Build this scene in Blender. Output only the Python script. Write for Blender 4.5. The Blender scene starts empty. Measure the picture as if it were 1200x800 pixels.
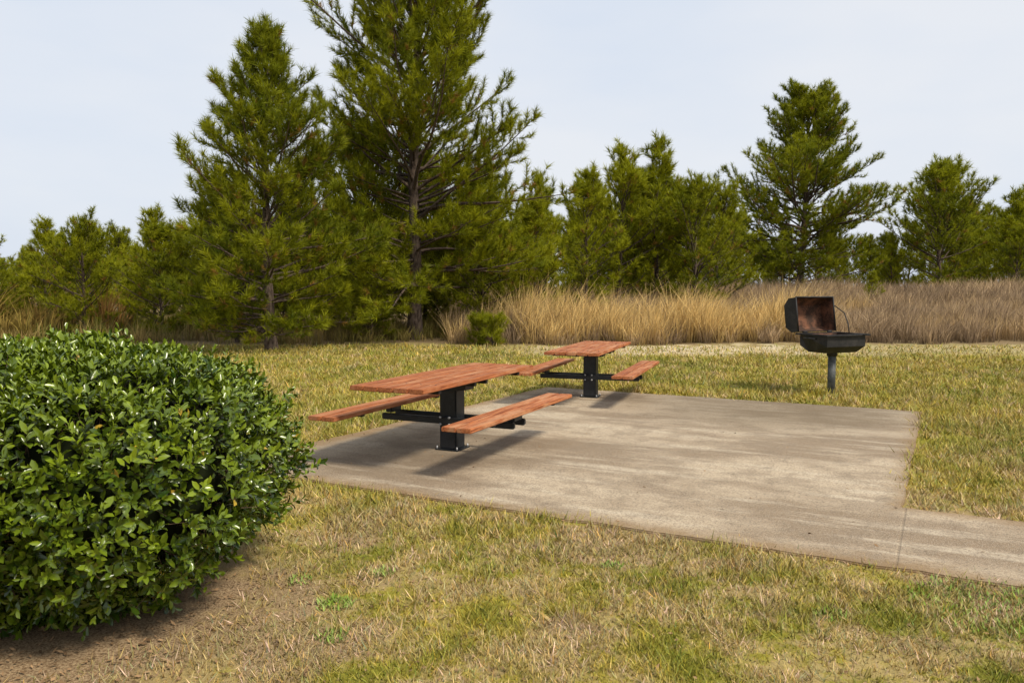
import bpy, math, random
import numpy as np
from mathutils import Vector, Matrix
random.seed(7); np.random.seed(7)
scene=bpy.context.scene
scene.view_settings.view_transform='Standard'; scene.view_settings.look='None'; scene.view_settings.exposure=0
PI=math.pi

# ------------------------------------------------------------------ helpers
def link(o):
    scene.collection.objects.link(o); return o
def make_mesh(name,V,T,mats=(),mi=None,col=None,smooth=False):
    V=np.asarray(V,dtype=np.float32); T=np.asarray(T,dtype=np.int32)
    me=bpy.data.meshes.new(name)
    me.vertices.add(len(V)); me.vertices.foreach_set('co',V.ravel())
    me.loops.add(len(T)*3); me.loops.foreach_set('vertex_index',T.ravel())
    me.polygons.add(len(T)); me.polygons.foreach_set('loop_start',np.arange(0,len(T)*3,3,dtype=np.int32))
    for m in mats: me.materials.append(m)
    if mi is not None: me.polygons.foreach_set('material_index',np.asarray(mi,dtype=np.int32))
    if smooth: me.polygons.foreach_set('use_smooth',np.ones(len(T),dtype=bool))
    me.update(calc_edges=True)
    if col is not None:
        c=np.ones((len(V),4),dtype=np.float32); c[:,:3]=col
        a=me.color_attributes.new('Col','FLOAT_COLOR','POINT'); a.data.foreach_set('color',c.ravel())
    return me
_tab=np.random.rand(256,256)
def vnoise(x,y,s=1.0,o=0):
    x=np.asarray(x)*s+o*17.3+1000; y=np.asarray(y)*s+o*9.1+1000
    xi=np.floor(x).astype(int); yi=np.floor(y).astype(int)
    fx=x-xi; fy=y-yi; fx=fx*fx*(3-2*fx); fy=fy*fy*(3-2*fy)
    g=lambda a,b:_tab[a%256,b%256]
    return (g(xi,yi)*(1-fx)+g(xi+1,yi)*fx)*(1-fy)+(g(xi,yi+1)*(1-fx)+g(xi+1,yi+1)*fx)*fy
def sstep(a,b,x):
    t=np.clip((np.asarray(x,dtype=float)-a)/(b-a),0,1); return t*t*(3-2*t)
def norm(a):
    return a/np.maximum(np.linalg.norm(a,axis=-1,keepdims=True),1e-9)
def hgt(x,y):
    x=np.asarray(x,dtype=float); y=np.asarray(y,dtype=float)
    h=sstep(23,46,y)*1.0*sstep(-8,4,x)
    h=h+(vnoise(x,y,.5,3)-.5)*.05*sstep(14,22,y)+ (vnoise(x,y,1.3,5)-.5)*.012
    return h

# ------------------------------------------------------------------ node helper
class NT:
    def __init__(s,name):
        s.m=bpy.data.materials.new(name); s.m.use_nodes=True
        s.t=s.m.node_tree; s.n=s.t.nodes; s.l=s.t.links
        s.b=s.n['Principled BSDF']; s.out=s.n['Material Output']
    def new(s,ty,**k):
        n=s.n.new(ty)
        for a,v in k.items(): setattr(n,a,v)
        return n
    def put(s,sock,v):
        if isinstance(v,bpy.types.NodeSocket): s.l.new(v,sock)
        elif v is not None:
            if hasattr(sock.default_value,'__len__') and not hasattr(v,'__len__'): v=(v,v,v)
            if hasattr(sock.default_value,'__len__') and len(sock.default_value)==4 and len(v)==3: v=(*v,1)
            sock.default_value=v
    def math(s,op,a,b=0.,c=None):
        n=s.new('ShaderNodeMath',operation=op); s.put(n.inputs[0],a); s.put(n.inputs[1],b)
        if c is not None: s.put(n.inputs[2],c)
        return n.outputs[0]
    def mapr(s,v,a,b,c=0.,d=1.):
        n=s.new('ShaderNodeMapRange',interpolation_type='SMOOTHSTEP'); s.put(n.inputs[0],v)
        for i,k in enumerate((a,b,c,d)): n.inputs[i+1].default_value=k
        return n.outputs[0]
    def mix(s,f,a,b,bt='MIX'):
        n=s.new('ShaderNodeMix',data_type='RGBA',blend_type=bt); s.put(n.inputs[0],f); s.put(n.inputs[6],a); s.put(n.inputs[7],b)
        return n.outputs[2]
    def pos(s):
        if not hasattr(s,'_p'): s._p=s.new('ShaderNodeTexCoord').outputs['Object']
        return s._p
    def mapping(s,v,scale=(1,1,1),rot=(0,0,0),loc=(0,0,0)):
        n=s.new('ShaderNodeMapping'); s.l.new(v,n.inputs[0]); n.inputs['Scale'].default_value=scale; n.inputs['Rotation'].default_value=rot; n.inputs['Location'].default_value=loc
        return n.outputs[0]
    def noise(s,scale,detail=4,rough=.55,v=None,out=0,dist=0):
        n=s.new('ShaderNodeTexNoise'); s.l.new(v or s.pos(),n.inputs['Vector']); n.inputs['Scale'].default_value=scale
        n.inputs['Detail'].default_value=detail; n.inputs['Roughness'].default_value=rough; n.inputs['Distortion'].default_value=dist
        return n.outputs[out]
    def bump(s,h,st=.3,d=.01,norm=None):
        n=s.new('ShaderNodeBump'); s.put(n.inputs['Height'],h); n.inputs['Strength'].default_value=st; n.inputs['Distance'].default_value=d
        if norm: s.l.new(norm,n.inputs['Normal'])
        s.l.new(n.outputs[0],s.b.inputs['Normal']); return n.outputs[0]
    def base(s,c,rough=.8,spec=.3,metal=0):
        s.put(s.b.inputs['Base Color'],c); s.put(s.b.inputs['Roughness'],rough)
        s.b.inputs['Specular IOR Level'].default_value=spec; s.b.inputs['Metallic'].default_value=metal
        return s.m
    def attr(s,n='Col'):
        return s.new('ShaderNodeAttribute',attribute_name=n).outputs['Color']
    def sep(s,v):
        n=s.new('ShaderNodeSeparateXYZ'); s.l.new(v,n.inputs[0]); return n.outputs
    def dist(s,p,c):
        d=s.new('ShaderNodeVectorMath',operation='DISTANCE'); s.l.new(p,d.inputs[0]); d.inputs[1].default_value=c; return d.outputs['Value']
    def translucent(s,c,f):
        tr=s.new('ShaderNodeBsdfTranslucent'); s.put(tr.inputs['Color'],c)
        mx=s.new('ShaderNodeMixShader'); mx.inputs[0].default_value=f
        s.l.new(s.b.outputs[0],mx.inputs[1]); s.l.new(tr.outputs[0],mx.inputs[2]); s.l.new(mx.outputs[0],s.out.inputs[0])

BUSH=(-2.47,4.20)
def lawn_color(N):
    p=N.pos(); X,Y,Z=N.sep(p)
    a=N.noise(.45,4,.6); b=N.noise(2.2,5,.65); c=N.noise(14,4,.7)
    green=(.215,.212,.022); yel=(.36,.295,.042); tan=(.44,.33,.135); dirt=(.19,.115,.055)
    v=N.math('ADD',N.math('MULTIPLY',a,.55),N.math('MULTIPLY',b,.45))
    col=N.mix(N.mapr(v,.39,.55),green,yel)
    tv=N.math('ADD',N.math('MULTIPLY',b,.6),N.math('MULTIPLY',c,.4))
    tv=N.math('ADD',tv,N.mapr(Y,4,8.5,.035,-.005))
    col=N.mix(N.mapr(tv,.48,.59),col,tan)
    col=N.mix(N.mapr(c,.35,.7,.0,.4),col,N.mix(.5,col,(.12,.11,.015)))
    dd=N.math('ADD',N.dist(p,(BUSH[0]-.1,BUSH[1]-.35,0)),N.math('MULTIPLY',N.math('SUBTRACT',b,.5),2.2))
    m1=N.mapr(dd,.95,1.75,1,0)
    e=N.noise(.9,5,.7,v=N.mapping(p,loc=(7.3,2.1,0)))
    m2=N.math('MULTIPLY',N.mapr(e,.50,.60),N.mapr(Y,4.4,8,.9,.25))
    m=N.math('MAXIMUM',m1,m2)
    return col,m,dirt,X,Y,b,c,a

# ------------------------------------------------------------------ materials
def mat_ground():
    N=NT('ground_soil_grass')
    col,m,dirt,X,Y,b,c,a=lawn_color(N)
    fine=N.noise(90,3,.7)
    col=N.mix(N.mapr(fine,.3,.7,0,.6),col,N.mix(.5,col,(.10,.075,.025)))
    dirtc=N.mix(N.mapr(fine,.35,.65),(.17,.105,.055),(.42,.30,.175))
    col=N.mix(m,col,dirtc)
    lo=N.noise(.6,4,.6,v=N.mapping(N.pos(),loc=(3,9,0)))
    yy=N.math('ADD',Y,N.math('ADD',N.math('MULTIPLY',N.math('SUBTRACT',b,.5),5.0),N.math('MULTIPLY',N.math('SUBTRACT',lo,.5),3.0)))
    s=N.math('MULTIPLY',N.mapr(yy,18.4,20.2),N.mapr(yy,22.0,23.4,1,0))
    s=N.math('MULTIPLY',s,N.math('MULTIPLY',N.mapr(X,-.5,1.6),N.mapr(X,6,10.5,1,.35)))
    s=N.math('MULTIPLY',s,N.mapr(c,.30,.55,.35,1))
    sand=N.mix(N.mapr(b,.35,.6),(.68,.57,.41),(.50,.38,.22))
    col=N.mix(N.mapr(yy,19,20.5,0,.6),col,(.30,.24,.10))
    col=N.mix(s,col,sand)
    f=N.mapr(yy,22.6,23.6)
    col=N.mix(f,col,N.mix(c,(.16,.11,.055),(.30,.22,.12)))
    N.base(col,.95,.1)
    N.bump(N.math('ADD',fine,c),.6,.02)
    return N.m
def mat_blade():
    N=NT('lawn_blades')
    col,m,dirt,X,Y,b,c,a=lawn_color(N)
    col=N.mix(N.math('MULTIPLY',m,.65),col,(.38,.28,.13))
    col=N.mix(1.,col,N.attr(),'MULTIPLY')
    N.base(col,.65,.25)
    return N.m
def mat_attr(name,rough=.6,spec=.25,tr=.3,noisy=True):
    N=NT(name); c=N.attr()
    N.base(c,rough,spec)
    if tr>0: N.translucent(c,tr)
    return N.m
def mat_bark(name,c1,c2):
    N=NT(name); v=N.mapping(N.pos(),scale=(1,1,.35))
    n=N.noise(14,5,.7,v=v); N.base(N.mix(N.mapr(n,.35,.65),c1,c2),.9,.1); N.bump(n,.8,.03); return N.m
U=(.88,-.475); Vv=(.475,.88)
def mat_concrete():
    N=NT('concrete'); p=N.pos(); X,Y,Z=N.sep(p)
    u=N.math('ADD',N.math('MULTIPLY',X,.88),N.math('MULTIPLY',Y,-.475))
    v=N.math('ADD',N.math('MULTIPLY',X,.475),N.math('MULTIPLY',Y,.88))
    cb=N.new('ShaderNodeCombineXYZ'); N.l.new(u,cb.inputs[0]); N.l.new(v,cb.inputs[1]); uv=cb.outputs[0]
    big=N.noise(.8,6,.62,v=N.mapping(uv,scale=(.55,1.2,1)))
    mid=N.noise(4,7,.72); fine=N.noise(55,4,.85); agg=N.noise(190,2,.7); blot=N.noise(1.5,7,.7,v=N.mapping(p,loc=(5,1,0)))
    streak=N.noise(2.0,5,.65,v=N.mapping(uv,scale=(.35,2.4,1),rot=(0,0,.15),loc=(3,0,0)))
    col=N.mix(N.mapr(big,.40,.58),(.235,.165,.10),(.46,.36,.245))
    col=N.mix(N.mapr(streak,.50,.64,0,.6),col,(.56,.47,.345))
    col=N.mix(N.mapr(blot,.50,.62,0,.55),col,(.21,.15,.095))
    col=N.mix(N.mapr(mid,.48,.66,0,.55),col,(.19,.14,.09))
    col=N.mix(N.mapr(fine,.47,.62,0,.8),col,(.13,.095,.065))
    col=N.mix(N.mapr(agg,.53,.66,0,.65),col,(.68,.59,.45))
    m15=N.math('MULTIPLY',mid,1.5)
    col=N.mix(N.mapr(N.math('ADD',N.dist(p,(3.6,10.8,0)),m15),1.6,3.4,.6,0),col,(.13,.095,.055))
    col=N.mix(N.mapr(N.math('ADD',N.dist(p,(-1.2,8.1,0)),m15),1.3,2.6,.5,0),col,(.13,.095,.06))  # near table's shadow painted into the concrete as a dark, damp-looking patch
    ed=N.math('MINIMUM',N.math('SUBTRACT',12.0,v),N.math('ADD',u,5.72))
    ed=N.math('MINIMUM',ed,N.math('SUBTRACT',v,5.04))
    ed2=N.math('MAXIMUM',N.math('SUBTRACT',-.14,u),N.math('SUBTRACT',6.55,v))
    ed=N.math('MINIMUM',ed,N.math('ABSOLUTE',ed2))
    ed=N.math('ADD',ed,N.math('MULTIPLY',N.math('SUBTRACT',mid,.5),.5))
    col=N.mix(N.mapr(ed,.0,.26,.65,0),col,(.22,.13,.05))
    ln=N.mapr(N.math('ABSOLUTE',N.math('SUBTRACT',u,-.19)),.003,.012,.35,0)
    col=N.mix(N.math('MULTIPLY',ln,.6),col,(.07,.05,.03))
    h=N.math('SUBTRACT',N.math('ADD',fine,N.math('MULTIPLY',agg,.6)),N.math('MULTIPLY',ln,3))
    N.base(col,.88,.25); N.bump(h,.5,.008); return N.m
def mat_wood(name='red_stained_wood',dark=1.0):
    N=NT(name); p=N.pos()
    oi=N.new('ShaderNodeObjectInfo').outputs['Random']
    cb=N.new('ShaderNodeCombineXYZ'); N.l.new(N.math('MULTIPLY',oi,37.),cb.inputs[0]); N.l.new(N.math('MULTIPLY',oi,11.),cb.inputs[1])
    ad=N.new('ShaderNodeVectorMath',operation='ADD'); N.l.new(p,ad.inputs[0]); N.l.new(cb.outputs[0],ad.inputs[1]); q=ad.outputs[0]
    g=N.noise(7,6,.7,v=N.mapping(q,scale=(.35,9,9)),dist=.6)
    fine=N.noise(30,4,.7,v=N.mapping(q,scale=(.25,10,10)))
    blot=N.noise(3.5,4,.6,v=N.mapping(q,scale=(.6,2,1)))
    k=dark
    col=N.mix(N.mapr(g,.37,.59),(.20*k,.052*k,.018*k),(.50*k,.178*k,.064*k))
    col=N.mix(N.mapr(blot,.46,.66,0,.65),col,(.54*k,.28*k,.14*k))
    col=N.mix(N.mapr(fine,.53,.66,0,.75),col,(.11*k,.035*k,.014*k))
    col=N.mix(N.math('MULTIPLY',N.math('SUBTRACT',oi,.38),.55),col,(.24*k,.07*k,.025*k))
    N.base(col,.62,.25); N.bump(N.math('ADD',g,fine),.4,.005); return N.m
def mat_metal(name,c1,c2,rough=.45,sc=6):
    N=NT(name); n=N.noise(sc,5,.65); n2=N.noise(sc*9,3,.6)
    N.base(N.mix(N.mapr(N.math('ADD',N.math('MULTIPLY',n,.7),N.math('MULTIPLY',n2,.3)),.42,.62),c1,c2),rough,.45,.1); N.bump(n2,.15,.003); return N.m

M_ground=mat_ground(); M_blade=mat_blade(); M_conc=mat_concrete()
M_wood=mat_wood(); 
M_black=mat_metal('black_powder_coat',(.008,.010,.012),(.020,.022,.025),.42)
M_bolt=mat_metal('zinc_bolts',(.35,.35,.36),(.5,.5,.5),.4)
M_grill=mat_metal('burnt_black_steel',(.008,.007,.007),(.030,.026,.023),.6)
M_rust=mat_metal('rusted_steel',(.050,.025,.015),(.22,.095,.05),.85,5)
M_post=mat_metal('weathered_steel_post',(.05,.055,.055),(.12,.125,.12),.5)
M_needle=mat_attr('pine_needles',.6,.15,.32)
M_bark=mat_bark('pine_bark',(.045,.032,.025),(.15,.11,.085))
M_twig=mat_bark('shrub_twigs',(.05,.03,.02),(.12,.08,.05))
M_straw=mat_attr('dry_grass_straw',.8,.15,0)
M_leaf=mat_attr('glossy_leaves',.26,.5,0)
M_litter=mat_attr('dead_leaves',.8,.1,0)
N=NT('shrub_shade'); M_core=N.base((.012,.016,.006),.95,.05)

# ------------------------------------------------------------------ world / sun
SUN_DIR=Vector((.52,-.42,.80)).normalized()
el=math.asin(SUN_DIR.z); az=math.atan2(SUN_DIR.x,SUN_DIR.y)
w=bpy.data.worlds.new('World'); scene.world=w; w.use_nodes=True
nt=w.node_tree; bg=nt.nodes['Background']
sky=nt.nodes.new('ShaderNodeTexSky'); sky.sky_type='NISHITA'; sky.sun_disc=False
sky.sun_elevation=el; sky.sun_rotation=az; sky.air_density=1.2; sky.dust_density=2.5
tc=nt.nodes.new('ShaderNodeTexCoord'); mp=nt.nodes.new('ShaderNodeMapping'); mp.inputs['Scale'].default_value=(1,1,3.2)
nz=nt.nodes.new('ShaderNodeTexNoise'); nz.inputs['Scale'].default_value=1.5; nz.inputs['Detail'].default_value=5
nt.links.new(tc.outputs['Generated'],mp.inputs[0]); nt.links.new(mp.outputs[0],nz.inputs['Vector'])
cr=nt.nodes.new('ShaderNodeValToRGB'); cr.color_ramp.elements[0].position=.34; cr.color_ramp.elements[1].position=.66
cr.color_ramp.elements[0].color=(6.9,7.8,9.2,1); cr.color_ramp.elements[1].color=(8.5,8.8,9.35,1)
nt.links.new(nz.outputs[0],cr.inputs[0])
mx=nt.nodes.new('ShaderNodeMix'); mx.data_type='RGBA'; mx.inputs[0].default_value=.92
nt.links.new(sky.outputs[0],mx.inputs[6]); nt.links.new(cr.outputs[0],mx.inputs[7])
nt.links.new(mx.outputs[2],bg.inputs[0]); bg.inputs[1].default_value=.1
sl=bpy.data.lights.new('sun','SUN'); sl.energy=4.1; sl.angle=math.radians(10); sl.color=(1,.92,.78)
so=link(bpy.data.objects.new('sun',sl)); so.rotation_euler=SUN_DIR.to_track_quat('Z','Y').to_euler(); so.location=(8,-6,14)

# ------------------------------------------------------------------ camera
cd=bpy.data.cameras.new('camera'); cd.lens=28; cd.sensor_width=36; cd.clip_end=3000
cam=link(bpy.data.objects.new('camera',cd)); cam.location=(0,0,1.65)
cam.rotation_euler=(math.radians(90-3.86),0,0); scene.camera=cam

# ------------------------------------------------------------------ ground
xs=np.unique(np.concatenate([np.linspace(-12,12,97),np.linspace(-60,60,61),np.array([-900,-500,-250,-120,120,250,500,900])]))
ys=np.unique(np.concatenate([np.linspace(0,50,161),np.linspace(50,110,21),np.array([-900,-400,-150,-60,-20,-6,-2,200,400,900,1500])]))
gx,gy=np.meshgrid(xs,ys,indexing='ij'); gz=hgt(gx,gy)
Vg=np.stack([gx,gy,gz],-1).reshape(-1,3); ny=len(ys)
i,j=np.meshgrid(np.arange(len(xs)-1),np.arange(ny-1),indexing='ij'); i=i.ravel(); j=j.ravel()
a=i*ny+j; b=(i+1)*ny+j; c=(i+1)*ny+j+1; d=i*ny+j+1
Tg=np.concatenate([np.stack([a,b,c],-1),np.stack([a,c,d],-1)])
link(bpy.data.objects.new('ground',make_mesh('ground',Vg,Tg,[M_ground],smooth=True)))

# ------------------------------------------------------------------ concrete pad + path
P3=(.56,13.04);P1=(5.42,10.42);P2=(2.90,5.84)
def add(p,q,s): return (p[0]+q[0]*s,p[1]+q[1]*s)
P5=(-2.72,7.22); 
farP=add(P2,U,14); nearP=add(P5,U,21)
corners=[P5,nearP,farP,P2,P1,P3]
rp=random.Random(2); pad=[]
for k in range(6):
    p,q=corners[k],corners[(k+1)%6]; L=math.hypot(q[0]-p[0],q[1]-p[1]); n=max(2,int(L/.22)); nx,ny_=-(q[1]-p[1])/L,(q[0]-p[0])/L
    for s in range(n):
        o=rp.gauss(0,.010) if s else 0
        pad.append((p[0]+(q[0]-p[0])*s/n+nx*o,p[1]+(q[1]-p[1])*s/n+ny_*o))
import bmesh
def slab(name,poly,z0,z1,mat,bev=.008):
    bm=bmesh.new(); vs=[bm.verts.new((x,y,z1)) for x,y in poly]; f=bm.faces.new(vs)
    bm.normal_update()
    if f.normal.z<0: f.normal_flip()
    r=bmesh.ops.extrude_face_region(bm,geom=[f]); 
    for v in r['geom']:
        if isinstance(v,bmesh.types.BMVert): v.co.z=z0
    bmesh.ops.recalc_face_normals(bm,faces=bm.faces)
    if bev: bmesh.ops.bevel(bm,geom=[e for e in bm.edges if abs(e.verts[0].co.z-z1)<1e-5 and abs(e.verts[1].co.z-z1)<1e-5],offset=bev,segments=2,affect='EDGES')
    me=bpy.data.meshes.new(name); bm.to_mesh(me); bm.free(); me.materials.append(mat)
    return link(bpy.data.objects.new(name,me))
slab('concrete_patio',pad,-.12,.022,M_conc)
def inpoly(x,y,poly,sh=0):
    ins=np.zeros(x.shape,bool); n=len(poly)
    for k in range(n):
        x1,y1=poly[k]; x2,y2=poly[(k+1)%n]
        cnd=((y1>y)!=(y2>y))&(x<(x2-x1)*(y-y1)/(y2-y1+1e-12)+x1)
        ins^=cnd
    return ins

# ------------------------------------------------------------------ lawn blades
def blades(n):
    dd=np.exp(np.random.uniform(math.log(2.6),math.log(22.5),n))
    x=np.random.uniform(-1,1,n)*(.68*dd+1.3); y=dd
    sp=.03+.05*vnoise(x,y,2.5,31)
    jx=x+np.random.normal(0,1,n)*sp; jy=y+np.random.normal(0,1,n)*sp
    keep=~inpoly(jx,jy,corners)
    bd=np.hypot(x-BUSH[0],y-BUSH[1]); keep&=(bd>1.0)
    bare=vnoise(x,y,1.2,1)*.6+vnoise(x,y,4.,2)*.4
    near_b=np.clip((bd-1.0)/1.3,0,1)
    keep&=np.random.rand(n)<np.clip((.2+near_b*.9)*sstep(.18,.52,1-bare*.85),0,1)
    keep&=(y+np.random.normal(0,.4,n)<18.0+vnoise(x,y,.8,4)*2.8)|(x<-.5)|(np.random.rand(n)<.25)
    x,y,dd=x[keep],y[keep],dd[keep]; n=len(x)
    clump=vnoise(x,y,6,7)
    g=(dd/4)**.8
    H=np.random.uniform(.012,.048,n)*(.5+1.0*clump)*np.clip(g,.8,2.0)
    W=np.random.uniform(.0022,.0048,n)*np.clip(g,.8,4)
    az=np.random.uniform(0,2*PI,n); lean=np.random.uniform(.2,1.8,n)
    t=np.stack([np.cos(az)*lean,np.sin(az)*lean,np.ones(n)],-1); t=norm(t)*H[:,None]*1.5
    az2=np.random.uniform(0,2*PI,n); s=np.stack([np.cos(az2),np.sin(az2),np.zeros(n)],-1)*W[:,None]
    P=np.stack([x,y,hgt(x,y)-.002],-1)
    V=np.stack([P-s,P+s,P+t],1).reshape(-1,3); T=np.arange(3*n).reshape(-1,3)
    v=np.random.uniform(.6,1.6,n)[:,None]; hue=np.random.normal(0,.13,n)[:,None]
    c=np.concatenate([v*(1+hue),v*1.0,v*(1-hue)],1)
    st=(np.random.rand(n)<.15)[:,None]; c=np.where(st,np.array([[1.65,1.5,2.6]])*v/1.05,c)
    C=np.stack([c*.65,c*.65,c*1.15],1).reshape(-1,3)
    return V,T,C
V,T,C=blades(490000)
wx=[];
for (cx,cy,r,k) in [(-.92,4.05,.10,180),(-.85,3.65,.08,90),(2.5,4.0,.42,1000),(-.75,4.5,.08,90),(.6,4.6,.07,70),(1.6,3.9,.08,90),(-1.2,4.4,.08,60)]:
    th=np.random.rand(k)*2*PI; rr=r*np.sqrt(np.random.rand(k)); x=cx+rr*np.cos(th); y=cy+rr*np.sin(th)
    H=np.random.uniform(.02,.05,k); az=np.random.rand(k)*2*PI; ln=np.random.uniform(.3,1.6,k)
    t=norm(np.stack([np.cos(az)*ln,np.sin(az)*ln,np.ones(k)],-1))*H[:,None]
    s=np.stack([-np.sin(az),np.cos(az),0*az],-1)*.0045
    P=np.stack([x,y,hgt(x,y)],-1); m=P+t*.5
    wx.append(np.stack([P,m-s,P+t,m+s],1))
wx=np.concatenate(wx); nw=len(wx); base=len(V)
V=np.concatenate([V,wx.reshape(-1,3)]); q=base+4*np.arange(nw)[:,None]
T=np.concatenate([T,q+np.array([[0,1,2]]),q+np.array([[0,2,3]])])
cc=np.random.uniform(.7,1.3,(nw,1))*np.array([[.62,1.1,.6]]); C=np.concatenate([C,np.repeat(cc,4,0)])
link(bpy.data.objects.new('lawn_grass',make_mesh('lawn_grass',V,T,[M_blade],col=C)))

def litter(n):
    k=n//2
    x=np.concatenate([np.random.uniform(-3,3.5,k),BUSH[0]+np.random.normal(.1,.95,n-k)])
    y=np.concatenate([np.random.uniform(2.8,9,k),BUSH[1]-.5+np.random.normal(0,.85,n-k)])
    kp=(~inpoly(x,y,pad))|(np.random.rand(n)<.06); x,y=x[kp],y[kp]; n=len(x)
    z=np.where(inpoly(x,y,pad),.027,hgt(x,y)+.012)
    L=np.random.uniform(.006,.02,n); az=np.random.rand(n)*2*PI
    a=np.stack([np.cos(az),np.sin(az),np.random.normal(0,.35,n)],-1)*L[:,None]
    b=np.stack([-np.sin(az),np.cos(az),np.random.normal(0,.35,n)],-1)*L[:,None]*.4
    P=np.stack([x,y,z],-1); V=np.stack([P-a,P-b,P+a,P+b],1).reshape(-1,3)
    q=4*np.arange(n)[:,None]; T=np.concatenate([q+np.array([[0,1,2]]),q+np.array([[0,2,3]])])
    c=np.random.rand(n,1)*np.array([[.30,.19,.10]])+np.array([[.10,.06,.03]])
    return V,T,np.repeat(c,4,0)
V,T,C=litter(5500); link(bpy.data.objects.new('fallen_leaves',make_mesh('fallen_leaves',V,T,[M_litter],col=C)))

# ------------------------------------------------------------------ tall dry grass
def tall(n_cl,K,xr,yr,hmin,hmax,cols,name,dens=None,wd=(.007,.013)):
    y=np.sqrt(np.random.uniform(yr[0]**2,yr[1]**2,n_cl)) if yr[0]>0 else np.random.uniform(*yr,n_cl)
    x=np.random.uniform(xr[0],xr[1],n_cl)*y/yr[1] if dens is None else np.random.uniform(xr[0],xr[1],n_cl)
    edge=yr[0]+vnoise(x,y*0,.7,8)*1.0+vnoise(x,y*0,2.3,9)*1.0
    k=(y>edge)&(vnoise(x,y,.5,11)>.12); 
    if dens is not None: k&=np.random.rand(n_cl)<dens(x,y)
    x,y=x[k],y[k]; n=len(x)
    big=vnoise(x,y,.45,12)*.5+vnoise(x,y,1.3,15)*.5; H=(hmin+(hmax-hmin)*np.random.rand(n))*(.42+1.1*big)*(.45+.55*sstep(0,2.4,y-yr[0]))
    ci=np.clip(vnoise(x,y,.3,13)*.75+vnoise(x,y,1.2,14)*.25+np.random.rand(n)*.3-.1,0,.999)
    cols=np.array(cols); f=ci*(len(cols)-1); i0=f.astype(int); fr=(f-i0)[:,None]; cc=cols[i0]*(1-fr)+cols[i0+1]*fr
    P=np.repeat(np.stack([x,y,hgt(x,y)],-1),K,0); m=len(P)
    az=np.random.rand(m)*2*PI; r=np.random.rand(m)*.15
    P=P+np.stack([np.cos(az)*r,np.sin(az)*r,0*r],-1)
    h=np.repeat(H,K)*np.random.uniform(.45,1.15,m)
    ln=np.abs(np.random.normal(0,.26,m))+.03
    dv=np.stack([np.cos(az)*ln,np.sin(az)*ln,np.ones(m)],-1)
    mid=P+dv*(h*.55)[:,None]
    wind=np.array([[.10,-.02,0]])
    tip=P+dv*np.array([[1.5,1.5,.97]])*h[:,None]+wind*h[:,None]
    a2=np.random.rand(m)*2*PI; W=np.random.uniform(wd[0],wd[1],m)[:,None]*np.clip(P[:,1:2]/26,1,2)
    s=np.stack([np.cos(a2),np.sin(a2),0*a2],-1)*W*.5
    V=np.stack([P-s,P+s,mid+s*1.3,mid-s*1.3,tip],1).reshape(-1,3)
    q=5*np.arange(m)[:,None]; T=np.concatenate([q+np.array([[0,1,2]]),q+np.array([[0,2,3]]),q+np.array([[3,2,4]])])
    c=np.repeat(cc,K,0)*np.random.uniform(.65,1.3,(m,1))
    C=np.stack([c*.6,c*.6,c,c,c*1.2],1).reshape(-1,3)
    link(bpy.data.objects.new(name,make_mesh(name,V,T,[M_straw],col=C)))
tall(12500,20,(-3.5,38),(22.4,47),.6,1.15,[(.62,.43,.17),(.50,.34,.16),(.36,.25,.14),(.25,.175,.11),(.46,.32,.18),(.56,.41,.22)],'tall_dry_grass')
tall(950,24,(-2.2,9.5),(22.6,25.8),1.15,1.85,[(.74,.52,.20),(.62,.43,.17),(.68,.48,.19)],'broomsedge_grass',dens=lambda x,y:sstep(.35,.6,vnoise(x,y,.6,21)))
tall(5000,14,(-30,-1.5),(22.3,34),.3,.8,[(.30,.19,.08),(.18,.17,.03),(.34,.23,.09),(.13,.15,.025),(.22,.15,.06)],'undergrowth_weeds',dens=lambda x,y:.35+.6*(vnoise(x,y,.5,22)>.45))
tall(220,40,(-18,-13.2),(23.5,28),.8,1.6,[(.34,.19,.06),(.24,.18,.04),(.30,.15,.05)],'brown_roadside_brush',dens=lambda x,y:.2+.8*(vnoise(x,y,.6,25)>.55),wd=(.02,.04))

# ------------------------------------------------------------------ pine trees
def tube(pts,rad,n,VL,TL,off):
    pts=np.asarray(pts); m=len(pts); tan=norm(np.gradient(pts,axis=0))
    ref=np.array([0,0,1.]) if abs(tan[0][2])<.8 else np.array([1.,0,0])
    A=norm(np.cross(tan,ref)); B=np.cross(tan,A)
    th=np.arange(n)*2*PI/n
    ring=pts[:,None,:]+(A[:,None,:]*np.cos(th)[None,:,None]+B[:,None,:]*np.sin(th)[None,:,None])*np.asarray(rad)[:,None,None]
    VL.append(ring.reshape(-1,3)); 
    i=np.arange(m-1)[:,None]*n; k=np.arange(n)[None,:]; k2=(k+1)%n
    a=(i+k).ravel(); b=(i+k2).ravel(); c=(i+n+k2).ravel(); d=(i+n+k).ravel()
    TL.append(off+np.concatenate([np.stack([a,b,c],-1),np.stack([a,c,d],-1)]))
    return off+m*n
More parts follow.
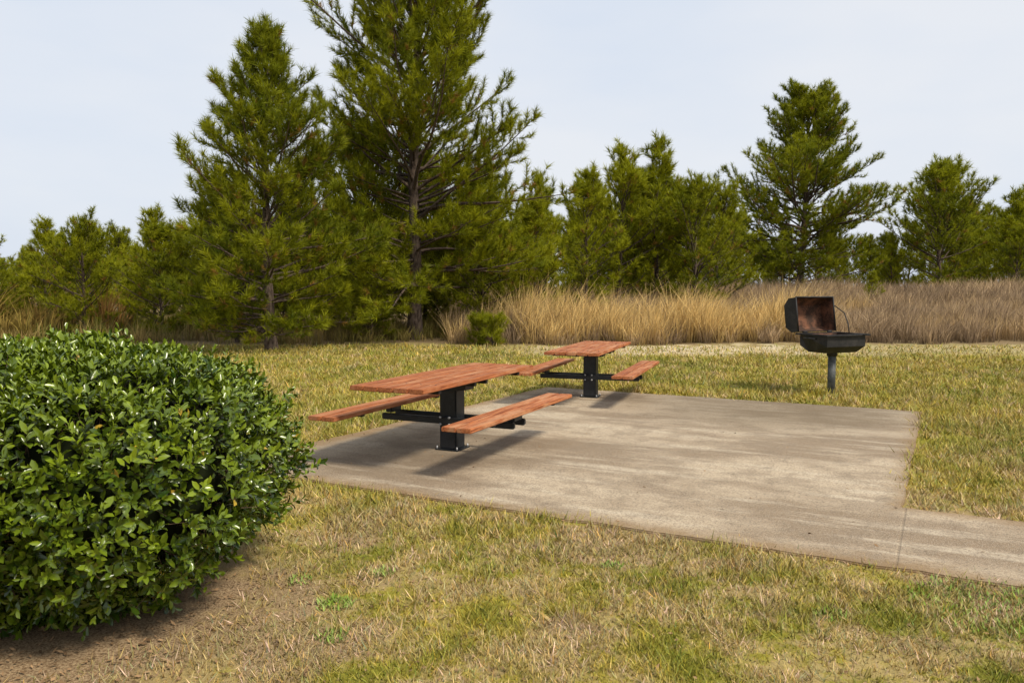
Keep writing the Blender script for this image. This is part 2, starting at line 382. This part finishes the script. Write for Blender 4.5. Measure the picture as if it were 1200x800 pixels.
def pine(name,seed,H,zb,R,K=30,nl=.19,nw=.011,pw=.55,tr=.16,gap=.13,tone=0.,whorl=(.2,.34),dead=0,low=.55,rampt=.25,e0=18,e1=64,sg=(.11,.2),prn=.2):
    rs=np.random.RandomState(seed)
    VL=[];TL=[];off=0
    nz=14; tz=np.linspace(0,H,nz); wob=np.cumsum(rs.normal(0,.045,(nz,2)),0)*H/10
    tp=np.stack([wob[:,0]-wob[0,0],wob[:,1]-wob[0,1],tz],-1)
    rad=tr*(1-tz/H)**.8+.012; rad[0]*=1.35
    off=tube(tp,rad,8,VL,TL,off)
    def tpt(z): return np.array([np.interp(z,tz,tp[:,0]),np.interp(z,tz,tp[:,1]),z])
    TP=[];TD=[];TS=[];TQ=[]
    def tuft(p,d,s,q): TP.append(p);TD.append(d);TS.append(s);TQ.append(q)
    z=zb; ph=rs.rand()*6
    while z<H-.25:
        t=(z-zb)/(H-zb); nb=rs.randint(3,6); ph+=rs.rand()*2
        for b in range(nb):
            a=ph+b*2*PI/nb+rs.normal(0,.3)
            prof=(1-t)**pw*min(1,low+(1-low)*t/rampt)
            lobe=.62+.72*float(vnoise(math.cos(a)*1.2+seed,math.sin(a)*1.2+z*.55,1.3,2))
            L=max(.3,R*prof*lobe*rs.uniform(.7,1.15)); e=math.radians(e0+(e1-e0)*t+rs.normal(0,10))
            if rs.rand()<prn and t<.9: L*=.5
            dv=np.array([math.cos(a)*math.cos(e),math.sin(a)*math.cos(e),math.sin(e)])
            ns=7; p=tpt(z+rs.uniform(-.08,.08)); pts=[p]; ds=[]
            for k in range(ns):
                dv=dv+np.array([rs.normal(0,.09),rs.normal(0,.09),.06+rs.normal(0,.06)-.09*(k<3)*(1-t)]); dv/=np.linalg.norm(dv)
                p=p+dv*L/ns; pts.append(p); ds.append(dv)
            r0=.008+.011*L; off=tube(pts,np.linspace(r0,.005,ns+1),4,VL,TL,off)
            pts=np.array(pts)
            s=.24*L+rs.rand()*.1; side=1
            while s<L:
                f=s/L*ns; k=min(int(f),ns-1); q=pts[k]+(pts[k+1]-pts[k])*(f-k); bd=ds[k]
                sl=min(1.15,(.2+.48*(L-s))*rs.uniform(.6,1.25)); side=-side
                hz=np.array([-bd[1],bd[0],0]); hz/=np.linalg.norm(hz)+1e-9
                sd=bd*.6+hz*side*rs.uniform(.4,.9)+np.array([0,0,rs.uniform(-.25,.9)]); sd/=np.linalg.norm(sd)
                e2=q+sd*sl+np.array([0,0,.08*sl]); mid=q+sd*sl*.55
                off=tube([q,mid,e2],[.007,.005,.003],3,VL,TL,off)
                u=max(.06,sl*.38)
                while u<sl:
                    tuft(q+sd*u,norm(sd+np.array([0,0,.5])+rs.normal(0,.25,3)),rs.uniform(.75,1.05),u/sl*.6+.4*s/L); u+=gap*rs.uniform(.8,1.3)
                tuft(e2,norm(sd+np.array([0,0,.7])+rs.normal(0,.15,3)),1.2,1)
                s+=rs.uniform(*sg)
            tuft(pts[-1],norm(ds[-1]+np.array([0,0,.5])),1.25,1); tuft(pts[-1]-ds[-1]*.15,norm(ds[-1]+rs.normal(0,.2,3)),1.1,.9)
        z+=rs.uniform(*whorl)*(1-.25*t)
    for k in range(5): tuft(tpt(H-.1*k*1.5),norm(np.array([rs.normal(0,.25),rs.normal(0,.25),1.])),1.1,1)
    for k in range(dead):
        z=rs.uniform(.12*H,zb+.4); a=rs.rand()*2*PI; L=rs.uniform(.4,1.5); dv=np.array([math.cos(a),math.sin(a),rs.uniform(-.2,.25)])
        p=tpt(z); off=tube([p,p+dv*L*.5,p+dv*L+np.array([0,0,-.1])],[.014,.009,.003],3,VL,TL,off)
    VB=np.concatenate(VL); TB=np.concatenate(TL); nbv=len(VB)
    P=np.array(TP);D=norm(np.array(TD));S=np.array(TS);Q=np.array(TQ); n=len(P)
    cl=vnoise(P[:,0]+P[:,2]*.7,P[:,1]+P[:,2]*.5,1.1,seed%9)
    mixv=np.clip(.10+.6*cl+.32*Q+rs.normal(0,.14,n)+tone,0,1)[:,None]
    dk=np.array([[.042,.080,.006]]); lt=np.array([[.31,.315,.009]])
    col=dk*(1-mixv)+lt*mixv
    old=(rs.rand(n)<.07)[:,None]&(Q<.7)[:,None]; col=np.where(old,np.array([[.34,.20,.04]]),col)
    P=np.repeat(P,K,0);D=np.repeat(D,K,0);S=np.repeat(S,K)
    m=len(P); rv=rs.normal(0,1,(m,3)); pr=norm(rv-D*np.sum(rv*D,1,keepdims=True))
    ang=rs.uniform(.15,1.15,m)[:,None]; nd=D*np.cos(ang)+pr*np.sin(ang); nd[:,2]-=.08; nd=norm(nd)
    B=P+D*rs.uniform(-.06,.08,(m,1)); ln=(nl*S*rs.uniform(.7,1.1,m))[:,None]
    sd=norm(np.cross(nd,rs.normal(0,1,(m,3))))*nw*.5
    VN=np.stack([B-sd,B+sd,B+nd*ln],1).reshape(-1,3)
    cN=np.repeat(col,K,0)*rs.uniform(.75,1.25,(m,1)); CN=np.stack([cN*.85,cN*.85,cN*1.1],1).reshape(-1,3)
    V=np.concatenate([VB,VN]); T=np.concatenate([TB,nbv+np.arange(3*m).reshape(-1,3)])
    C=np.concatenate([np.ones((nbv,3))*.1,CN]); mi=np.concatenate([np.zeros(len(TB)),np.ones(m)])
    print(name,'tufts',n,'tris',len(T))
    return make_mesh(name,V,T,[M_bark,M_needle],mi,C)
def place(me,name,x,y,rz=0,sc=1,sz=None,parent=None,dz=0):
    o=bpy.data.objects.new(name,me); o.location=(x,y,float(hgt(x,y))-.05+dz); o.rotation_euler=(0,0,rz); o.scale=(sc,sc,sz or sc)
    link(o)
    if parent: o.parent=parent
    return o
place(pine('pine_tree',11,8.1,.4,3.4,K=27,nl=.21,nw=.016,pw=.55,tr=.14,tone=-.05,low=.75,e0=10,prn=.12,whorl=(.17,.3)),'pine_tree',-6.35,21.0)
place(pine('pine_tree',12,13.2,1.7,4.8,K=28,nl=.22,nw=.018,pw=.38,tr=.2,dead=26,tone=.05,gap=.13,whorl=(.18,.31),sg=(.13,.22),prn=.1,low=.75,e0=8),'pine_tree',-3.05,25.0)
place(pine('pine_tree',13,11.0,.6,6.2,K=22,nw=.026,nl=.26,pw=.5,tr=.2,tone=.0,gap=.16,whorl=(.2,.34),sg=(.15,.25),e0=8,e1=55,prn=.12),'pine_tree',16.2,45.0)
kw=dict(K=18,nw=.026,nl=.25,gap=.2,whorl=(.28,.44),sg=(.16,.28),e0=25,e1=70)
mids=[pine('young_pine',21,6,.2,2.7,tone=.14,tr=.08,**kw),
      pine('young_pine',22,6,.3,2.3,tone=.26,tr=.07,**kw),
      pine('young_pine',23,6,.3,3.1,tone=.04,tr=.08,pw=.45,**kw),
      pine('young_pine',24,6,.5,2.5,tone=.18,tr=.07,pw=.45,**kw),
      pine('young_pine',25,6,.2,3.5,tone=.1,tr=.09,pw=.42,**kw)]
for (x,y,h,k,rz) in [(-9.4,26.5,5.0,4,1.),(-12.6,28,4.4,1,2.),(-1.2,29,5.4,2,0.),(1.0,30,5.4,0,3.),(2.9,32,6.0,1,1.2),(4.6,34,6.7,3,4.),(6.3,35,7.2,0,2.2),(7.8,34,5.4,2,5.),(9.6,37,5.2,4,.4),(-5.0,27.5,6.8,2,.9),(-7.9,30,6.0,3,2.9),(-3.4,31,6.2,4,2.),
      (-8.3,24,3.6,4,4.),(-11.2,25.5,3.4,2,1.),(-14.0,26,3.6,4,3.),(-16.4,28,4.0,1,.2),(-1.0,26.5,4.3,4,5.),(-4.4,24.8,2.6,2,2.),(-17.5,26.5,3.2,2,5.1),(.7,27.5,4.6,1,.7)]:
    place(mids[k],'pine_tree',x,y,rz,max(h/6,.6),h/6)
emp=link(bpy.data.objects.new('distant_pine_trees',None))
kx=[-.95,-.643,-.58,-.50,-.46,-.38,-.2,0,.05,.13,.17,.24,.32,.43,.49,.54,.62,.70,.85,1.1]
kt=[ 290, 300, 285,265, 278,255,250,262,235,212,205,245,268,272,238,205,228,212,235,240]
rr=random.Random(5); cnt=0
for row,(d0,sp) in enumerate([(31,2.6),(36,2.4),(41,2.4),(47,2.2),(53,2.3),(62,2.6),(75,3.2)]):
    x=-.95*d0
    while x<1.05*d0:
        y=d0+rr.uniform(-2,2); r=x/y
        okk = (r<.24 and y>29) or y>44.5
        if r<.24 and r>.02 and y<34: okk=False
        if abs(x-16.2)<2.5 and y<49: okk=False
        top=np.interp(r,kx,kt); h=(337-top)/933*y+1.65-float(hgt(x,y))
        h*=(.42+.62*rr.random()**.7)*(1 if row>1 else .9)
        if okk and h>1:
            wsc=max(h/6,.45)*rr.uniform(.85,1.25)
            place(mids[rr.randrange(5)],'pine',x,y,rr.uniform(0,6.28),wsc,h/6,parent=emp); cnt+=1
        x+=sp*rr.uniform(.5,1.6)
print('distant',cnt)
sap=pine('pine_sapling',31,1.0,.03,.75,K=26,nw=.014,nl=.2,gap=.14,tone=.1,tr=.03,whorl=(.15,.25))
place(sap,'pine_sapling',-.55,22.6,0,1.0,.8); place(sap,'pine_sapling',-.95,23.0,2,.8)
place(mids[1],'pine_tree',16.2,36,1,.32,.30)

# ------------------------------------------------------------------ foreground shrub
def shrub():
    rs=np.random.RandomState(3); cx,cy=BUSH; A,B_,Cz=1.19,1.05,.64; zc=.65
    def surf(dirs):
        e=2.7; d=np.abs(dirs)
        r=(( d[:,0]/A)**e+(d[:,1]/B_)**e+(d[:,2]/Cz)**e)**(-1/e)
        p=dirs*r[:,None]
        lump=1+.15*(vnoise(dirs[:,0]*2+dirs[:,2],dirs[:,1]*2-dirs[:,2],1.6,4)-.5)+.13*(vnoise(dirs[:,0]*3-dirs[:,2]*2,dirs[:,1]*3+dirs[:,2],2.6,6)-.5)
        p=p*lump[:,None]
        z=p[:,2]/Cz; tap=np.where(z<0,1-.26*np.clip(-z,0,1)**1.6,1-.05*z)
        p[:,0]*=tap; p[:,1]*=tap
        nrm=norm(np.stack([np.sign(dirs[:,0])*(d[:,0]/A)**(e-1)/A,np.sign(dirs[:,1])*(d[:,1]/B_)**(e-1)/B_,np.sign(dirs[:,2])*(d[:,2]/Cz)**(e-1)/Cz],-1))
        return p,nrm
    VL=[];TL=[];off=0
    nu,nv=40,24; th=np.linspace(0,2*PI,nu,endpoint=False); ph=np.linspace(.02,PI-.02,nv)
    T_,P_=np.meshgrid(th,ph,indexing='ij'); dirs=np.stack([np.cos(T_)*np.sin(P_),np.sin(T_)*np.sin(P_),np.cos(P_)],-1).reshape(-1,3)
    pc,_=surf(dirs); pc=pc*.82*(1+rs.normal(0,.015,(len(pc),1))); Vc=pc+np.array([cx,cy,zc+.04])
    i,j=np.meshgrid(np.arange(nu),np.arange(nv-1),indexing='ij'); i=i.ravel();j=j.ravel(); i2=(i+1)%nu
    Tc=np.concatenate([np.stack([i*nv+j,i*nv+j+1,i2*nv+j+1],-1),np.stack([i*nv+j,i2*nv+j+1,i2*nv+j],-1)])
    off=0
    for k in range(26):
        a=rs.rand()*2*PI; r=rs.uniform(.05,.45); b=np.array([cx+math.cos(a)*r,cy+math.sin(a)*r,-.02]); e=np.array([cx+math.cos(a)*(r+.5),cy+math.sin(a)*(r+.45),.6])
        off=tube([b,(b+e)/2+rs.normal(0,.04,3),e],[.014,.011,.007],5,VL,TL,off)
    n=8000; dirs=norm(rs.normal(0,1,(n,3))); dirs=dirs[dirs[:,2]>-.88]; n=len(dirs)
    p,nr=surf(dirs); dep=1-np.abs(rs.normal(0,.065,n)); pro=rs.rand(n)<.12; dep=np.where(pro,1+rs.uniform(0,.07,n),dep)
    p=p*dep[:,None]+np.array([cx,cy,zc])
    sd=norm(nr*.9+np.array([0,0,.45])+rs.normal(0,.42,(n,3))); SL=rs.uniform(.08,.15,n)
    K=8; m=n*K
    jj=np.tile(np.arange(K),n); P=np.repeat(p,K,0);D=np.repeat(sd,K,0);S=np.repeat(SL,K)
    ref=norm(np.cross(D,np.array([[.3,.2,1.]])));r2=np.cross(D,ref); a=jj*2.4+np.repeat(rs.rand(n)*6,K)+rs.normal(0,.2,m)
    rad=ref*np.cos(a)[:,None]+r2*np.sin(a)[:,None]
    f=(jj+.5)/K; base=P+D*(S*(f-.45))[:,None]
    ld=norm(rad*(1.05-.55*f)[:,None]+D*(.45+.6*f)[:,None]+rs.normal(0,.12,(m,3)))
    wd=norm(np.cross(ld,D)+rs.normal(0,.2,(m,3))); up=norm(np.cross(wd,ld))
    L=(rs.uniform(.038,.066,m)*(1.05-.3*(f>.8)))[:,None]; W=L*rs.uniform(.20,.27,m)[:,None]
    fold=W*.35
    v0=base; tip=base+ld*L-up*L*.10; c1=base+ld*L*.55-up*fold*.3
    l1=base+ld*L*.35+wd*W*.9+up*fold; r1=base+ld*L*.35-wd*W*.9+up*fold
    l2=base+ld*L*.72+wd*W*.85+up*fold*.7; r2_=base+ld*L*.72-wd*W*.85+up*fold*.7
    VLf=np.stack([v0,l1,l2,tip,r2_,r1,c1],1).reshape(-1,3); q=7*np.arange(m)[:,None]
    TLf=np.concatenate([q+np.array([x]) for x in ([6,0,1],[6,1,2],[6,2,3],[6,3,4],[6,4,5],[6,5,0])])
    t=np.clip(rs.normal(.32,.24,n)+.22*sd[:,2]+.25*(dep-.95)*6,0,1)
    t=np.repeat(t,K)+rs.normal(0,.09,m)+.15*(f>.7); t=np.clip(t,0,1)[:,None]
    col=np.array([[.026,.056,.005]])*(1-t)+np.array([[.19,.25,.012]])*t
    yl=(rs.rand(m)<.006)[:,None]; col=np.where(yl,np.array([[.4,.27,.03]]),col)
    CL=np.repeat(col,7,0)
    VS=np.concatenate(VL);TS=np.concatenate(TL)
    s2=norm(np.cross(sd,rs.normal(0,1,(n,3))))*.0018; b0=p-sd*(SL*.9)[:,None]; t0=p+sd*(SL*.5)[:,None]
    VT=np.stack([b0-s2,b0+s2,t0],1).reshape(-1,3); TT=np.arange(3*n).reshape(-1,3)
    V=np.concatenate([VLf,VS,VT,Vc]); o1=len(VLf);o2=o1+len(VS);o3=o2+len(VT)
    T=np.concatenate([TLf,TS+o1,TT+o2,Tc+o3])
    mi=np.concatenate([np.zeros(len(TLf)),np.ones(len(TS)),np.ones(len(TT)),np.full(len(Tc),2)])
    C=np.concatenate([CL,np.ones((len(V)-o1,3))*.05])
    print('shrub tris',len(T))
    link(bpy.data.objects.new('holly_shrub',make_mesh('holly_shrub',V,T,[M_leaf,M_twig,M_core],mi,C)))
shrub()

# ------------------------------------------------------------------ parts helper
def box(name,size,loc,mat,parent,rot=(0,0,0),bev=.004,taper=None):
    bm=bmesh.new(); bmesh.ops.create_cube(bm,size=1)
    for v in bm.verts:
        v.co=Vector((v.co.x*size[0],v.co.y*size[1],v.co.z*size[2]))
        if taper and v.co.z<0: v.co.x*=taper[0]; v.co.y*=taper[1]
    if bev: bmesh.ops.bevel(bm,geom=bm.edges[:],offset=bev,segments=2,affect='EDGES')
    me=bpy.data.meshes.new(name); bm.to_mesh(me); bm.free(); me.materials.append(mat)
    o=link(bpy.data.objects.new(name,me)); o.location=loc; o.rotation_euler=rot; o.parent=parent; return o
def rod(name,pts,r,mat,parent,n=12):
    VL=[];TL=[]; pts=np.array(pts,dtype=float); rr_=np.full(len(pts),r) if np.isscalar(r) else np.array(r)
    tube(pts,rr_,n,VL,TL,0); V=VL[0];T=TL[0]; m=len(V)
    V=np.concatenate([V,pts[:1],pts[-1:]]); k=np.arange(n)
    T=np.concatenate([T,np.stack([np.full(n,m),(k+1)%n,k],-1),np.stack([np.full(n,m+1),m-n+k,m-n+(k+1)%n],-1)])
    o=link(bpy.data.objects.new(name,make_mesh(name,V,T,[mat],smooth=False))); o.parent=parent; return o

def picnic_table(x,y,ang,seed):
    rs=random.Random(seed)
    e=link(bpy.data.objects.new('picnic_table',None)); e.location=(x,y,.022); e.rotation_euler=(0,0,ang)
    L=2.42; pw=.142; gap=.012; n=5
    for k in range(n):
        yy=(k-(n-1)/2)*(pw+gap)
        box('top_plank_%d'%(k+1),(L+rs.uniform(-.014,.014),pw,.042),(rs.uniform(-.006,.006),yy,.735+rs.uniform(-.003,.003)),M_wood,e,rot=(rs.uniform(-.014,.014),0,rs.uniform(-.001,.001)),bev=.006)
    for s in (-1,1):
        for k in range(2):
            yy=s*.70+(k-.5)*(.138+.012)
            box('seat_plank_%d_%d'%(s+2,k+1),(L+rs.uniform(-.01,.01),.138,.040),(0,yy,.435),M_wood,e,bev=.006)
    box('pedestal',(.19,.19,.60),(0,0,.31),M_black,e,bev=.012)
    box('base_plate',(.26,.26,.012),(0,0,.006),M_black,e,bev=.003)
    for sx in (-1,1):
        for sy in (-1,1): rod('anchor_bolt',[(sx*.113,sy*.113,.010),(sx*.113,sy*.113,.04)],.009,M_bolt,e,6)
    for sx in (-1,1):
        box('top_crossbeam_%d'%(sx+2),(.05,.66,.045),(sx*.125,0,.6885),M_black,e,bev=.004)
        box('top_end_batten_%d'%(sx+2),(.055,.70,.035),(sx*.86,0,.6955),M_black,e,bev=.004)
        box('top_strut_%d'%(sx+2),(.71,.045,.04),(sx*.505,0,.690),M_black,e,bev=.003)
    box('top_plate',(.19,.40,.10),(0,0,.662),M_black,e,bev=.003)
    for sx in (-1,1):
        box('bench_arm_%d'%(sx+2),(.055,1.5,.065),(sx*.125,0,.305),M_black,e,bev=.01)
    for s in (-1,1):
        box('arm_riser_%d'%(s+2),(.19,.07,.075),(0,s*.70,.376),M_black,e,bev=.004)
        box('seat_rail_%d'%(s+2),(1.5,.05,.028),(0,s*.70,.400),M_black,e,bev=.003)
        for sx in (-1,1):
            box('seat_batten',(.05,.25,.02),(sx*.72,s*.70,.404),M_black,e,bev=.002)
    for zz in (.27,.34):
        for sy in (-.05,.05):
            rod('arm_bolt',[(-.165,sy,zz),(-.150,sy,zz)],.012,M_bolt,e,6)
    for sx in (-.86,.86):
        for k in range(n):
            yy=(k-(n-1)/2)*(pw+gap)
            rod('carriage_bolt',[(sx,yy,.755),(sx,yy,.7595)],.008,M_black,e,8)
    return e
picnic_table(-.605,8.0,math.atan2(.907,.415),1)
picnic_table(1.18,11.86,math.atan2(.947,.32),2)

# ------------------------------------------------------------------ grill
def grill(x,y,ang):
    e=link(bpy.data.objects.new('barbecue_grill',None)); e.location=(x,y,float(hgt(x,y))); e.rotation_euler=(0,0,ang)
    rod('post',[(0,0,-.1),(0,0,.64)],.058,M_post,e,16)
    rod('swivel_collar',[(0,0,.60),(0,0,.67)],.078,M_grill,e,16)
    L,D=.76,.56; zt=.93; zb=.66
    def shell(name,prof_out,Lb,thk,mat,mat_in=None):
        bm=bmesh.new(); h=Lb/2
        rows=[[bm.verts.new((sx*h*f,yv,zv)) for (yv,zv,f) in prof_out] for sx in (-1,1)]
        n=len(prof_out)
        for k in range(n-1): bm.faces.new((rows[0][k],rows[0][k+1],rows[1][k+1],rows[1][k]))
        bm.faces.new(rows[0]); bm.faces.new(rows[1][::-1])
        bmesh.ops.recalc_face_normals(bm,faces=bm.faces)
        me=bpy.data.meshes.new(name); bm.to_mesh(me); bm.free(); me.materials.append(mat); me.materials.append(mat_in or mat)
        o=link(bpy.data.objects.new(name,me)); o.parent=e
        md=o.modifiers.new('s','SOLIDIFY'); md.thickness=thk; md.offset=-1; md.material_offset=1 if mat_in else 0; md.material_offset_rim=0
        return o
    shell('firebox',[(-D/2,zt,1),(-D/2,zt-.17,1),(-D*.32,zb,.80),(D*.32,zb,.80),(D/2,zt-.17,1),(D/2,zt,1)],L,.008,M_grill,M_rust)
    for s in (-1,1):
        box('rim_long_%d'%(s+2),(L+.11,.055,.025),(0,s*(D/2+.022),zt+.004),M_grill,e,bev=.003)
        box('rim_end_%d'%(s+2),(.055,D-.014,.025),(s*(L/2+.022),0,zt+.004),M_grill,e,bev=.003)
    for k in range(17):
        xx=-L/2+.04+k*(L-.08)/16
        rod('grate_bar',[(xx,-D/2+.01,zt-.03),(xx,D/2-.01,zt-.03)],.006,M_grill,e,6)
    rod('grate_handle',[(L/2-.1,-D/2+.02,zt-.0),(L/2-.1,-D/2-.13,zt+.02)],.010,M_grill,e,8)
    hp=[(0,0,1),(.0,.15,1),(.09,.27,1),(D-.12,.27,1),(D-.02,.16,1),(D-.02,0,1)]
    th=math.radians(98)
    sec=[]
    for (yf,zu,f) in hp:
        yy=-yf; zz=zu
        y2=yy*math.cos(th)+zz*math.sin(th); z2=-yy*math.sin(th)+zz*math.cos(th)
        sec.append((D/2+.045+y2,zt+.035+z2,f))
    shell('hood',sec,L,.010,M_grill,M_rust)
    for s in (-1,1):
        rod('hinge_%d'%(s+2),[(s*.25-.04,D/2+.042,zt+.03),(s*.25+.04,D/2+.042,zt+.03)],.016,M_grill,e,8)
    yt,ztp=sec[-1][0],sec[-1][1]
    y0,z0=sec[0][0],sec[0][1]
    # folded black lip round the hood mouth
    rod('hood_lip_top',[(-L/2,yt-.004,ztp),(L/2,yt-.004,ztp)],.013,M_grill,e,8)
    for s in (-1,1): rod('hood_lip_side_%d'%(s+2),[(s*L/2,y0-.004,z0),(s*L/2,yt-.004,ztp)],.013,M_grill,e,8)
    rod('hood_brace',[(L/2+.015,yt-.0,ztp-.12),(L/2+.05,.20,zt+.32),(L/2+.05,.12,zt+.16),(L/2+.02,.06,zt+.01)],.009,M_grill,e,8)
    rod('side_handle',[(-L/2-.03,-.1,zt-.05),(-L/2-.10,-.1,zt-.05),(-L/2-.10,.1,zt-.05),(-L/2-.03,.1,zt-.05)],.009,M_grill,e,8)
grill(4.94,12.25,math.atan2(.39,.92))
